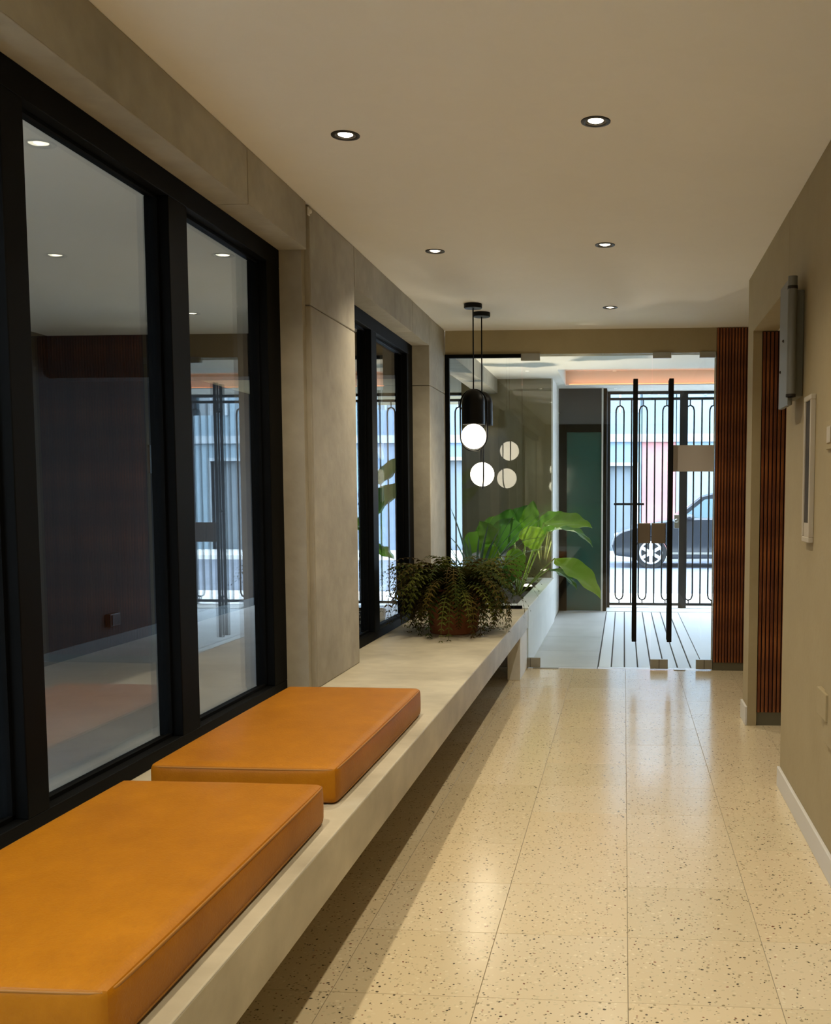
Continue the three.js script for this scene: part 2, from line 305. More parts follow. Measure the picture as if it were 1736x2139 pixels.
{
  const where = ['recessed downlight in the ceiling, nearer one of the right row', 'recessed downlight in the ceiling, nearer one of the left row beside the beam', 'recessed downlight in the right row, second from the front', 'recessed downlight in the left row, between the near one and the black pendants', 'small farthest recessed downlight, right of the pendant canopies', 'recessed downlight of the right row above the viewer', 'recessed downlight of the left row above the viewer', 'recessed downlight of the right row behind the viewer', 'recessed downlight of the left row behind the viewer'];
  DOWN.forEach(([x, z], i) => makeDownlight(where[i]).position.set(x, CEIL, z));
}

// ---------------------------------------------------------------- pendants
function pendant(label, x, z, gy, turn, sb) {
  const o = thing('globe_pendant', label, 'pendant light', [x, CEIL, z], 'pair of globe pendants'), R = 0.083;
  part(o, 'canopy', lathe([[0, CEIL], [0.059, CEIL], [0.06, CEIL - 0.004], [0.06, CEIL - 0.026], [0.056, CEIL - 0.030], [0, CEIL - 0.030]], x, 0, z), M.blackSatin);
  const top = sb + 0.233;
  part(o, 'cord', rod([x, CEIL - 0.03, z], [x, top, z], 0.0045), M.blackSatin);
  const cap = [[0.0, top]]; for (let i = 1; i <= 10; i++) { const a = i / 10 * Math.PI / 2; cap.push([0.074 * Math.sin(a), top - 0.082 * (1 - Math.cos(a))]); }
  cap.push([0.075, sb + 0.02], [0.075, sb], [0.070, sb], [0.068, sb + 0.012], [0, sb + 0.02]);
  part(o, 'shade', lathe(cap, x, 0, z), M.blackSatin, 'black domed shade');
  part(o, 'globe', new THREE.SphereGeometry(R, 40, 28).translate(x, gy, z), M.globe, 'glowing white glass globe');
  const pts = [], w = R + 0.012, hy = sb + 0.135; for (let i = 0; i <= 14; i++) { const a = Math.PI * i / 14; pts.push([Math.cos(a) * w, hy + Math.sin(a) * w]); } for (let i = 0; i <= 14; i++) { const a = Math.PI + Math.PI * i / 14; pts.push([Math.cos(a) * w, gy + Math.sin(a) * w]); }
  part(o, 'hoop', tube(pts.map(([u, y]) => [x + u * Math.cos(turn), y, z + u * Math.sin(turn)]), 0.0052, 140, 8, true), M.blackSatin, 'thin black wire hoop round the globe');
  const l = new THREE.PointLight(WARM, 0.15, 0, 2); l.position.set(0, gy - CEIL, 0); l.castShadow = true; l.shadow.radius = 4; o.add(l);
}
pendant('black globe pendant hanging higher and nearer, left of the pair', -1.0, -6.74, 1.733, 0.25, 1.812);
pendant('black globe pendant hanging lower and farther back, right of the pair', -0.988, -7.055, 1.489, 1.35, 1.828);

// ---------------------------------------------------------------- wooden slat walls
function slatWall(label, x0, x1, y0, y1, z, pitch, seed) {
  const o = thing('slat_panel', label, 'wall panel', [(x0 + x1) / 2, 0, z], 'wooden slat panels'), r = rng(seed), w = pitch * 0.68;
  part(o, 'backing', bx(x0, x1, y0, y1, z - 0.0005, z - 0.008), M.woodBack);
  part(o, 'skirting', bx(x0, x1, 0, y0, z + 0.006, z - 0.008), M.skirt, 'dull olive skirting strip');
  const g0 = bx(-w / 2, w / 2, y0, y1, -0.0005, 0.013, 0.002);
  for (let x = x0 + pitch / 2; x < x1 - w / 2; x += pitch) { const m = new THREE.Mesh(g0, M.wood[Math.floor(r() * 4)]); m.name = 'slat'; m.castShadow = m.receiveShadow = true; m.position.set(x - o.position.x, 0, 0); o.add(m); }
}
slatWall('brown vertical wood slat panel beside the glass doors, reaching the ceiling', 0.688, 1.55, 0.062, CEIL - 0.003, ZE + 0.001, 0.0225, 11);
slatWall('brown vertical wood slat panel in the side passage, nearer the viewer', 0.779, 1.55, 0.078, 2.266, -5.918, 0.0225, 12);

// ---------------------------------------------------------------- entrance doors
{
  const d = thing('door_1', 'frameless glass entrance doors with long black pull bars at the hallway end', 'door', [0, 0, ZE], null, 'structure');
  const pane = (x0, x1, y0, y1, name) => part(d, name, bx(x0, x1, y0, y1, ZE - 0.005, ZE + 0.005), M.doorGlass);
  pane(-1.345, -0.785, BENCH + 0.02, 2.405, 'fixed_pane');
  pane(-0.779, 0.205, 0.012, 2.412, 'door_leaf'); pane(0.211, 0.684, 0.012, 2.412, 'door_leaf');
  part(d, 'frame_bar', bx(-1.375, -0.79, 2.392, 2.418, ZE - 0.02, ZE + 0.02, 0.002), M.black);
  part(d, 'frame_bar', bx(-1.375, -1.343, BENCH, 2.392, ZE - 0.02, ZE + 0.02, 0.002), M.black);
  part(d, 'frame_bar', bx(-1.343, -0.785, BENCH, BENCH + 0.022, ZE - 0.02, ZE + 0.02, 0.002), M.black);
  for (const [a, b, t] of [[-0.79, -0.645, 0.05], [0.212, 0.35, 0.042], [0.562, 0.682, 0.042]]) part(d, 'patch_fitting', bx(a, b, 2.418 - t, 2.422, ZE - 0.014, ZE + 0.014, 0.003), M.steel);
  for (const [a, b] of [[-0.80, -0.642], [0.21, 0.345], [0.56, 0.686]]) { const f = part(d, 'patch_fitting', bx(a, b, 0.008, 0.082, ZE - 0.014, ZE + 0.014, 0.003), M.steel); part(f, 'cover_seam', bx((a + b) / 2 - 0.002, (a + b) / 2 + 0.002, 0.01, 0.08, ZE + 0.0135, ZE + 0.016), M.baffle); }
  part(d, 'floor_pivot', bx(-0.70, -0.50, 0, 0.006, ZE - 0.02, ZE + 0.035, 0.002), M.steel);
  part(d, 'floor_pivot', bx(0.39, 0.48, 0, 0.006, ZE - 0.02, ZE + 0.035, 0.002), M.steel);
  for (const [a, b] of [[0.106, 0.204], [0.212, 0.320]]) part(d, 'lock_case', bx(a, b, 0.977, 1.132, ZE - 0.016, ZE + 0.016, 0.006), M.lockPlate, 'brown metal lock case');
  for (const hx of [0.083, 0.351]) {
    const h = part(d, 'pull_handle', [bx(hx - 0.018, hx + 0.018, 0.225, 2.218, ZE + 0.045, ZE + 0.075, 0.004), bx(hx - 0.018, hx + 0.018, 0.225, 2.218, ZE - 0.075, ZE - 0.045, 0.004)], M.blackSatin, 'long black pull bar');
    for (const y of [0.45, 1.22, 2.0]) part(h, 'standoff', new THREE.CylinderGeometry(0.010, 0.010, 0.10, 12).rotateX(Math.PI / 2).translate(hx, y, ZE), M.blackSatin);
  }
  part(d, 'frosted_sticker', bx(0.368, 0.676, 1.524, 1.724, ZE + 0.0052, ZE + 0.0062), M.sticker, 'blank grey sticker strip on the glass');
}

// ---------------------------------------------------------------- things on the right wall
{
  const p = thing('wall_panel', 'silver metal wall panel with a tubular edge, high on the right wall', 'wall panel', [0.69, 1.70, -4.3]);
  part(p, 'face_plate', bx(0.662, 0.682, 1.705, 2.215, -4.235, -4.475, 0.004), M.alu);
  part(p, 'back_box', bx(0.682, XR, 1.74, 2.17, -4.25, -4.45, 0.004), M.alu);
  const t = part(p, 'edge_tube', cyl(0.672, 1.735, 2.215, -4.215, 0.019, 0.019, 24), M.alu);
  for (const y of [1.735, 2.165]) part(t, 'collar', cyl(0.672, y, y + 0.012, -4.215, 0.0205, 0.0205, 24), M.baffle);
  for (const [y, z] of [[1.98, -4.36], [1.86, -4.43]]) part(p, 'screw', new THREE.SphereGeometry(0.006, 10, 8).translate(0.661, y, z), M.baffle);

  const f = thing('picture_frame', 'narrow white-framed dark picture hanging on the right wall below the silver panel', 'picture', [0.71, 1.15, -4.06]);
  const z0 = -3.95, z1 = -4.10, y0 = 1.155, y1 = 1.722;
  for (const [a, b, c, e] of [[y0, y0 + 0.02, z0, z1], [y1 - 0.02, y1, z0, z1], [y0 + 0.02, y1 - 0.02, z0, z0 - 0.018], [y0 + 0.02, y1 - 0.02, z1 + 0.018, z1]]) part(f, 'frame_bar', bx(XR - 0.02, XR, a, b, c, e, 0.003), M.matBoard);
  part(f, 'print', bx(XR - 0.014, XR - 0.002, y0 + 0.075, y1 - 0.02, z0 - 0.018, z1 + 0.018), M.printPaper, 'dark printed picture');
  part(f, 'mount_board', bx(XR - 0.0142, XR - 0.002, y0 + 0.02, y0 + 0.075, z0 - 0.018, z1 + 0.018), M.matBoard);

  const c = thing('cabinet_door', 'flush tan meter cabinet door with a latch box, cut by the right picture edge', 'cabinet door', [0.71, 0.46, -3.3]);
  part(c, 'door_panel', bx(XR - 0.012, XR, 0.462, 1.34, -2.95, -3.612, 0.003), M.plaster);
  part(c, 'latch_box', bx(XR - 0.02, XR, 0.545, 0.643, -3.55, -3.718, 0.004), M.plaster);
  const s = thing('light_switch', 'tan light switch plate at the right picture edge above the cabinet door', 'switch', [0.72, 1.5, -3.64]);
  part(s, 'plate', bx(XR - 0.01, XR, 1.498, 1.60, -3.58, -3.70, 0.003), M.plaster);
  part(s, 'rocker', bx(XR - 0.014, XR - 0.009, 1.52, 1.578, -3.61, -3.67, 0.003), M.matBoard);
}

// ---------------------------------------------------------------- driveway beside the hallway (seen through the left windows)
{
  struct('yard_bounce_floor', bx(-9, 6, -0.2, -0.001, ZB + 2, 9), M.sidewalk, 'unseen pale paving added behind the building to bounce sky light', 'pavement'); struct('yard_bounce_floor', bx(-1.6, 6, -0.2, -0.001, ZB + 0.15, ZB + 2), M.sidewalk, 'unseen pale strip added behind the hallway to bounce sky light', 'pavement'); struct('yard_sky_blocker', bx(-9, 6, 0, 3.6, 9, 9.2), M.facadeGrey, 'unseen wall added behind the yard to limit sky light', 'wall');  // unseen yard added: paving bounces sky light inward, wall limits the sky
  struct('floor_patio', bx(-4.75, -1.60, -0.2, 0, ZB + 2, -12.6), M.patioFloor, 'pale grey driveway floor outside the left windows', 'floor');
  const w = thing('wall_patio', 'dark grey painted wall on the far side of the driveway', 'wall', [-4.6, 0, 0], null, 'structure');
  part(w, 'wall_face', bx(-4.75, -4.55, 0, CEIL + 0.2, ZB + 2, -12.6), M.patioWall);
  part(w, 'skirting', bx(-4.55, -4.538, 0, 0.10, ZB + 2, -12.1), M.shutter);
  part(w, 'rear_wall_blocker', bx(-4.55, -1.6, 0, 2.9, ZB + 0.15, ZB + 0.3), M.patioWall);  // unseen, added so the porch cladding does not reflect the bright yard
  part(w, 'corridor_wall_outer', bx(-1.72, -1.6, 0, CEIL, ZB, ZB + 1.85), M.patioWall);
  const c = thing('ceiling_patio', 'white ceiling over the driveway outside the left windows', 'ceiling', [-3, CEIL, 0], null, 'structure');
  part(c, 'plaster_board', bx(-4.75, -1.60, CEIL, CEIL + 0.2, -0.5, -7.80), M.ceil);
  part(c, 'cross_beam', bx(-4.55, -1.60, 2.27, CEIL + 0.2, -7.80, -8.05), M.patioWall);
  const s = thing('wall_socket', 'black power socket low on the dark grey driveway wall', 'socket', [-4.55, 0.19, -8.63]);
  part(s, 'box', bx(-4.55, -4.50, 0.19, 0.30, -8.54, -8.72, 0.006), M.socket);
  part(s, 'cover_flap', bx(-4.50, -4.492, 0.20, 0.29, -8.56, -8.70, 0.003), M.blackSatin);
  const k = thing('wall_plate', 'small pale plate on the dark grey driveway wall', 'plate', [-4.55, 1.56, -9.55]);
  part(k, 'plate', bx(-4.55, -4.538, 1.56, 1.83, -9.46, -9.64, 0.004), M.shutter); part(k, 'button', cyl(0, 0, 0.012, 0, 0.02, 0.02, 16).rotateZ(Math.PI / 2).translate(-4.532, 1.70, -9.55), M.socket);
}

// ---------------------------------------------------------------- porch between glass doors and street gate
const PC = 2.58, GZ = -12.2;
{
  const f = thing('floor_porch', 'grey porch floor with long grooved strips beyond the glass doors', 'floor', [0, 0, -10], null, 'structure');
  part(f, 'slab_bed', bx(-1.6, 3.98, -0.2, -0.012, ZE, GZ - 0.4), M.deckGap);
  const g = rng(3);
  for (const [xa, xb] of [[-1.6, -0.75], [-0.75, -0.20]]) for (const [za, zb] of [[ZE, -8.7], [-8.7, -9.6], [-9.6, -10.5], [-10.5, -11.8]]) part(f, 'stone_slab', bx(xa + 0.002, xb - 0.002, -0.012, 0, za - 0.002, zb + 0.002, 0.002), M.porchStone);
  for (let i = 0; i < 8; i++) { const xa = -0.196 + 0.1035 * i; part(f, 'floor_strip', bx(xa + 0.006, xa + 0.0985, -0.012, 0, ZE - 0.1, -11.75, 0.002), M.deck[Math.floor(g() * 3)]); }
  part(f, 'threshold', bx(-0.196, 3.8, -0.012, 0, ZE, ZE - 0.094), M.deck[0]);
  for (const [xa, xb] of [[0.634, 1.6], [1.604, 2.7], [2.704, 3.8]]) part(f, 'stone_slab', bx(xa, xb, -0.012, 0, ZE - 0.1, -11.75, 0.002), M.deck[1]);
  part(f, 'kerb', bx(-0.2, 3.8, -0.012, 0.004, -11.76, GZ - 0.35, 0.002), M.sidewalk);
  const c = thing('ceiling_porch', 'pale porch ceiling with a recessed tray and orange cove light', 'ceiling', [0, PC, -10], null, 'structure');
  part(c, 'plaster_board', slabWithHoles(-1.6, 3.98, ZE - 0.14, GZ - 0.2, PC, PC + 0.17, [], [[-0.66, 3.4, -10.06, -11.58]]), M.ceil);
  part(c, 'driveway_shade_board', bx(-4.75, -1.6, PC, PC + 0.17, -8.05, GZ - 1.5), M.plaster);  // lengthened past the gate, out of view, to keep sky light off the driveway wall
  part(c, 'tray_board', bx(-0.8, 3.6, PC + 0.17, PC + 0.3, -9.9, -11.8), M.ceil);
  part(c, 'cove_ledge', bx(-0.66, 3.4, PC, PC + 0.012, -11.50, -11.58), M.ceil);
  part(c, 'light_strip', bx(-0.62, 3.36, PC + 0.013, PC + 0.020, -11.52, -11.545), M.led, 'orange glowing light strip');
  const l = new THREE.RectAreaLight(new THREE.Color().setRGB(1, 0.5, 0.28), 2.0, 3.9, 0.03); l.position.set(1.37, 0.027, -1.53); l.rotation.x = Math.PI / 2; c.add(l);
  part(c, 'porch_beam', bx(-1.56, XC + 0.03, 2.428, PC, ZE - 0.14, -10.8), M.concrete);
  const wp = thing('wall_porch', 'dark olive polished wall block behind the leafy planter, its end coloured pale to stand for street daylight', 'wall', [-1.2, 0, -11], null, 'structure');
  part(wp, 'polished_cladding', bx(-1.733, -0.772, 0, PC, -10.8, GZ - 0.1), M.olive); part(wp, 'daylit_end_plate', bx(-0.772, -0.757, 0, PC, -10.8, -11.8), M.sidewalk, 'pale plate with street daylight put into its colour');  // pale plate on the end: street daylight put into the colour
  struct('wall_porch_right', bx(3.8, 3.98, 0, PC, ZE - 0.14, GZ - 0.1), M.plaster, 'plaster side wall on the right of the porch', 'wall');
  const d = thing('door_2', 'dark framed teal glass booth door beside the street gate', 'door', [-0.48, 0, -11.8], null, 'structure');
  part(d, 'header_panel', bx(-0.757, -0.21, 2.17, PC, -11.8, GZ), M.darkMetal);
  part(d, 'frame_bar', bx(-0.757, -0.665, 0, 2.17, -11.8, GZ, 0.003), M.black);
  part(d, 'frame_bar', bx(-0.665, -0.26, 2.08, 2.17, -11.8, GZ, 0.003), M.black);
  part(d, 'pane', bx(-0.665, -0.262, 0, 2.08, -11.83, -11.86), M.tealGlass);
  part(d, 'edge_trim', bx(-0.262, -0.242, 0, PC, -11.79, -11.86, 0.002), M.white);
  part(d, 'side_post', bx(-0.242, -0.20, 0, PC, -11.8, GZ, 0.003), M.black);
}

// ---------------------------------------------------------------- iron gates
function gate(name, label, x0, x1, posts, skip) {
  const o = thing(name, label, 'gate', [(x0 + x1) / 2, 0, GZ]), P = 0.2765, C0 = -0.052;
  for (const [a, b] of [[0.03, 0.062], [2.478, 2.508], [2.548, 2.578]]) part(o, 'rail', bx(x0, x1, a, b, GZ - 0.02, GZ + 0.02, 0.002), M.ironGate);
  for (const [a, b] of posts) part(o, 'post', bx(a, b, 0.0, 2.548, GZ - 0.05, GZ + 0.026, 0.003), M.ironGate);
  const busy = (x) => posts.some(([a, b]) => x > a - 0.02 && x < b + 0.02);
  for (let k = Math.ceil((x0 - C0) / P); C0 + k * P < x1 - 0.05; k++) {
    const x = C0 + k * P, w = 0.046, pts = [];
    if (!busy(x) && x > x0 + 0.05) {
      for (let i = 0; i <= 10; i++) { const a = Math.PI * i / 10; pts.push([x + Math.cos(a) * w, 2.355 + Math.sin(a) * w * 1.3, GZ]); }
      for (let i = 1; i < 6; i++) pts.push([x - w, 2.355 - (2.2) * i / 6, GZ]);
      for (let i = 0; i <= 10; i++) { const a = Math.PI + Math.PI * i / 10; pts.push([x + Math.cos(a) * w, 0.155 + Math.sin(a) * w * 1.3, GZ]); }
      for (let i = 1; i < 6; i++) pts.push([x + w, 0.155 + (2.2) * i / 6, GZ]);
      const l = part(o, 'loop_bar', tube(pts, 0.0105, 120, 6, true), M.ironGate);
      part(l, 'stem', rod([x, 2.412, GZ], [x, 2.48, GZ], 0.008, 6), M.ironGate); part(l, 'stem', rod([x, 0.06, GZ], [x, 0.098, GZ], 0.008, 6), M.ironGate);
    }
    const xb = x + P / 2; if (!busy(xb) && xb < x1 - 0.03 && xb > x0 + 0.03) part(o, 'upright', rod([xb, 0.06, GZ], [xb, 2.48, GZ], 0.0105, 6), M.ironGate);
  }
  return o;
}
{
  const g = gate('entrance_gate', 'black wrought iron street gate with looped bars beyond the glass doors', -0.2, 3.8, [[-0.2, -0.165], [0.656, 0.75], [2.2, 2.26], [3.74, 3.8]]);
  part(g, 'slide_bolt', bx(-0.12, 0.24, 1.235, 1.262, GZ + 0.012, GZ + 0.03, 0.004), M.ironGate);
  const k = part(g, 'lock_box', bx(0.60, 0.66, 0.96, 1.12, GZ - 0.02, GZ + 0.03, 0.005), M.steel, 'silver gate lock'); part(k, 'knob', new THREE.SphereGeometry(0.026, 16, 12).translate(0.627, 1.05, GZ + 0.05), M.steel);
  gate('driveway_gate', 'black wrought iron driveway gate with looped bars seen through the left windows', -4.55, -1.733, [[-4.55, -4.50], [-3.46, -3.40], [-1.80, -1.733]]);
}

// ---------------------------------------------------------------- planter and plants
{
  const p = thing('concrete_planter', 'long pale concrete planter trough outside the glass beside the doors', 'planter', [-1.05, 0, -9.3]);
  const z0 = ZE - 0.03, z1 = -10.79;
  part(p, 'side_wall', bx(-0.86, -0.738, 0, 0.47, z0, z1, 0.006), M.sidewalk); part(p, 'side_wall', bx(-1.60, -1.50, 0, 0.47, z0, z1, 0.006), M.sidewalk);
  part(p, 'end_wall', bx(-1.50, -0.86, 0, 0.47, z0, z0 - 0.30, 0.006), M.sidewalk); part(p, 'end_wall', bx(-1.50, -0.86, 0, 0.47, z1 + 0.1, z1, 0.006), M.sidewalk);
  const s = part(p, 'soil', bx(-1.50, -0.86, 0.0, 0.425, z0 - 0.30, z1 + 0.1), M.soil); s.userData.label = 'dark planting soil';
  const u = thing('garden_uplight', 'small glowing uplight in the planter soil under the big leaves', 'spotlight', [-0.93, 0.425, -9.75]);
  part(u, 'body', cyl(-0.93, 0.425, 0.47, -9.75, 0.05, 0.056), M.baffle);
  part(u, 'lens', new THREE.SphereGeometry(0.046, 24, 8, 0, Math.PI * 2, 0, Math.PI / 2).scale(1, 0.45, 1).translate(-0.93, 0.47, -9.75), M.lamp, 'glowing lens');
  const l = new THREE.SpotLight(WARM, 11, 0, 1.0, 0.7, 2); l.position.set(0, 0.075, 0); l.target.position.set(-0.02, 0.8, 0.35); l.castShadow = true; u.add(l, l.target);
}
const V = (a) => new THREE.Vector3(...a);
function leafGeo(B, T, width, up, droop = 0.15, fold = 0.25, shape = 0.75) {
  B = V(B); T = V(T); const dir = T.clone().sub(B), L = dir.length(); dir.normalize();
  let n = V(up).sub(dir.clone().multiplyScalar(V(up).dot(dir))).normalize(); const side = new THREE.Vector3().crossVectors(dir, n), NU = 14, NV = 8, pos = [], uv = [], idx = [];
  for (let i = 0; i <= NU; i++) {
    const t = i / NU, h = width / 2 * Math.pow(Math.sin(Math.PI * Math.pow(t, shape)), 0.8) * (1 + 0.06 * Math.sin(t * 21)) + (i === NU || i === 0 ? 0 : 0.002);
    for (let j = 0; j <= NV; j++) {
      const s = j / NV * 2 - 1, bend = droop * L * (4 * t * (1 - t)) - fold * h * (1 - Math.abs(s)) * 0.9 + 0.012 * Math.sin(t * 19 + s * 3) * Math.abs(s);
      const q = B.clone().addScaledVector(dir, L * t).addScaledVector(side, s * h).addScaledVector(n, bend);
      pos.push(q.x, q.y, q.z); uv.push(s, t);
    }
  }
  for (let i = 0; i < NU; i++) for (let j = 0; j < NV; j++) { const a = i * (NV + 1) + j, b = a + NV + 1; idx.push(a, b, a + 1, a + 1, b, b + 1); }
  const g = new THREE.BufferGeometry(); g.setAttribute('position', new THREE.Float32BufferAttribute(pos, 3)); g.setAttribute('uv', new THREE.Float32BufferAttribute(uv, 2)); g.setIndex(idx); g.computeVertexNormals(); return g;
}
{
  const base = [-0.99, 0.42, -9.35], o = thing('philodendron_plant', 'lush green plant with large leaves growing in the planter by the doors', 'plant', base);
  // leaf base, tip, width, up, droop
  const L = [
    [[-0.72, 1.10, -9.15], [-0.28, 1.06, -9.0], 0.24, [0.1, 1, 0.55], 0.12, 1], [[-0.86, 1.07, -9.2], [-0.79, 0.84, -9.05], 0.19, [0.1, 0.5, 1], 0.1, 3], [[-0.90, 0.98, -9.4], [-0.84, 1.30, -9.4], 0.15, [0.2, 0.2, 1], 0.05, 0],
    [[-0.62, 0.78, -9.1], [-0.20, 0.43, -8.95], 0.22, [0.4, 0.8, 0.6], 0.14, 3], [[-0.70, 1.02, -9.3], [-0.28, 0.88, -9.2], 0.16, [0, 1, 0.12], 0.22, 2], [[-0.68, 0.68, -9.2], [-0.42, 0.50, -9.1], 0.12, [0, 1, 0.1], 0.16, 2],
    [[-1.18, 0.85, -9.4], [-1.06, 1.22, -9.5], 0.26, [0.2, 0.3, 1], 0.08, 2], [[-1.02, 1.14, -9.3], [-1.12, 0.82, -9.1], 0.22, [0, 0.4, 1], 0.12, 2], [[-1.30, 1.02, -9.3], [-1.42, 0.78, -9.1], 0.18, [-0.2, 0.6, 1], 0.12, 0],
    [[-1.16, 0.92, -9.0], [-1.28, 1.12, -8.95], 0.15, [-0.1, 0.4, 1], 0.1, 0], [[-0.98, 0.88, -8.95], [-0.92, 0.60, -8.85], 0.15, [0.1, 0.4, 1], 0.12, 1], [[-1.05, 0.98, -9.7], [-0.90, 1.25, -9.8], 0.24, [0.1, 0.3, 1], 0.08, 2],
    [[-0.80, 1.0, -9.6], [-0.55, 1.18, -9.6], 0.20, [0, 0.8, 0.7], 0.14, 0], [[-1.22, 0.72, -8.9], [-1.10, 0.90, -8.8], 0.17, [0, 0.5, 1], 0.1, 1], [[-1.34, 0.8, -9.6], [-1.25, 1.15, -9.7], 0.22, [0, 0.3, 1], 0.1, 0], [[-0.94, 0.72, -9.0], [-1.08, 0.55, -8.8], 0.15, [0, 0.5, 1], 0.1, 2]];
  for (const [B, T, w, up, dr, m] of L) {
    const lf = part(o, 'leaf', leafGeo(B, T, w * 1.18, up, dr), M.leaf[m]);
    const mid = [(base[0] + B[0]) / 2 + (B[0] - base[0]) * 0.1, base[1] + (B[1] - base[1]) * 0.6, (base[2] + B[2]) / 2];
    part(lf, 'stalk', tube([[base[0] + (B[0] - base[0]) * 0.08, base[1], base[2] + (B[2] - base[2]) * 0.08], mid, B], 0.007, 14, 6), M.stalk);
  }
}
function strap(B, az, el, len, w, sag, seg = 10) {                             // arching strap leaf or frond spine
  const pts = []; let x = B[0], y = B[1], z = B[2], e = el; for (let i = 0; i <= seg; i++) { pts.push([x, y, z]); const s = len / seg; x += Math.cos(e) * Math.cos(az) * s; z += Math.cos(e) * Math.sin(az) * s; y += Math.sin(e) * s; e -= sag / seg; }
  return pts;
}
function ribbon(pts, w) {
  const pos = [], uv = [], idx = [], n = pts.length - 1; for (let i = 0; i <= n; i++) { const a = V(pts[Math.max(0, i - 1)]), b = V(pts[Math.min(n, i + 1)]), d = b.sub(a).normalize(), s = new THREE.Vector3().crossVectors(d, new THREE.Vector3(0, 1, 0)); if (s.length() < 0.05) s.set(1, 0, 0); s.normalize().multiplyScalar(w * (i === n ? 0.05 : Math.pow(Math.sin(Math.PI * (0.15 + 0.85 * i / n)), 0.6)) / 2); const p = pts[i]; pos.push(p[0] + s.x, p[1] + s.y, p[2] + s.z, p[0], p[1] - w * 0.12, p[2], p[0] - s.x, p[1] - s.y, p[2] - s.z); uv.push(0, i / n, 0.5, i / n, 1, i / n); }
  for (let i = 0; i < n; i++) for (let j = 0; j < 2; j++) { const a = i * 3 + j; idx.push(a, a + 3, a + 1, a + 1, a + 3, a + 4); }
  const g = new THREE.BufferGeometry(); g.setAttribute('position', new THREE.Float32BufferAttribute(pos, 3)); g.setAttribute('uv', new THREE.Float32BufferAttribute(uv, 2)); g.setIndex(idx); g.computeVertexNormals(); return g;
}
{
  const r = rng(21), B = [-1.25, 0.42, -8.45], o = thing('spider_grass', 'clump of thin blue-green blades in the planter behind the glass', 'plant', B);
  for (let i = 0; i < 34; i++) { const az = r() * 6.283, el = 1.0 + r() * 0.5, p = strap([B[0] + 0.04 * Math.cos(az), B[1], B[2] + 0.04 * Math.sin(az)], az, el, 0.65 + 0.4 * r(), 0, 0.4 + r() * 1.1, 9); part(o, 'blade', ribbon(p, 0.013 + 0.008 * r()), M.blade[Math.floor(r() * 3)]); }
}
{ // fern in a terracotta pot on the bench
  const cx = -1.085, cz = -6.40, o = thing('potted_fern', 'bushy dark fern in a terracotta pot standing on the concrete bench', 'potted plant', [cx, BENCH, cz]);
  part(o, 'pot', lathe([[0, 0.0], [0.148, 0.0], [0.152, 0.006], [0.178, 0.235], [0.192, 0.238], [0.194, 0.285], [0.184, 0.292], [0.174, 0.285], [0.170, 0.25], [0, 0.25]], cx, BENCH, cz, 48), M.terracotta, 'terracotta pot');
  part(o, 'soil', cyl(cx, BENCH + 0.25, BENCH + 0.262, cz, 0.169), M.soil);
  const r = rng(33);
  for (let i = 0; i < 290; i++) {
    const az = r() * 6.283, el = 0.2 + 1.25 * r(), len = 0.32 + 0.26 * r(), rr = 0.11 * Math.sqrt(r());
    const spine = strap([cx + rr * Math.cos(az), BENCH + 0.26, cz + rr * Math.sin(az)], az, el, len, 0, 1.7 + r() * 1.7, 14).map((p) => [Math.max(p[0], -1.47), Math.max(p[1], BENCH + 0.012), p[2]]);
    const gs = [ribbon(spine, 0.006)];
    for (let k = 2; k < spine.length; k++) { const p = V(spine[k]), d = p.clone().sub(V(spine[k - 1])).normalize(), s = new THREE.Vector3().crossVectors(d, new THREE.Vector3(0, 1, 0)).normalize(), q = (0.055 + 0.02 * r()) * (1.15 - k / spine.length);
      for (const sg of [-1, 1]) { const tip = p.clone().addScaledVector(s, sg * q).addScaledVector(d, q * 0.35); tip.y -= q * 0.35; const m1 = p.clone().addScaledVector(s, sg * q * 0.45).addScaledVector(d, q * 0.42), m0 = p.clone().addScaledVector(s, sg * q * 0.4).addScaledVector(d, -q * 0.1); const g = new THREE.BufferGeometry(); const a = [p, m0, m1, m0, tip, m1].flatMap((v) => [v.x, Math.max(v.y, BENCH + 0.006), v.z]); g.setAttribute('position', new THREE.Float32BufferAttribute(a, 3)); g.setAttribute('uv', new THREE.Float32BufferAttribute(new Array(12).fill(0), 2)); g.computeVertexNormals(); gs.push(g); } }
    part(o, 'frond', gs, M.fern[Math.floor(r() * 5)]);
  }
}
{ // dark leafy plant outside window 2
  const B = [-2.28, 0, -8.75], o = thing('driveway_plant', 'dark large-leaved plant standing outside the far left window', 'plant', B);
  part(o, 'pot', lathe([[0, 0], [0.15, 0], [0.19, 0.34], [0.175, 0.34], [0.17, 0.31], [0, 0.31]], B[0], 0, B[2], 32), M.darkMetal); part(o, 'soil', cyl(B[0], 0.3, 0.315, B[2], 0.16), M.soil);
  for (const [a, t, w, up, m] of [[[-2.30, 1.15, -8.75], [-1.85, 1.46, -8.6], 0.20, [0.3, 0.6, 1], 2], [[-2.18, 1.45, -8.8], [-1.88, 1.70, -8.8], 0.13, [0.2, 0.5, 1], 2], [[-2.30, 1.05, -8.7], [-2.55, 1.25, -8.6], 0.16, [-0.3, 0.8, 0.8], 0], [[-2.25, 0.9, -8.7], [-1.95, 0.80, -8.5], 0.15, [0.3, 1, 0.6], 0]]) { const l = part(o, 'leaf', leafGeo(a, t, w, up, 0.1), M.leaf[m]); part(l, 'stalk', tube([[B[0], 0.31, B[2]], [(B[0] + a[0]) / 2, a[1] * 0.6, (B[2] + a[2]) / 2], a], 0.009, 12, 6), M.stalk); }
}

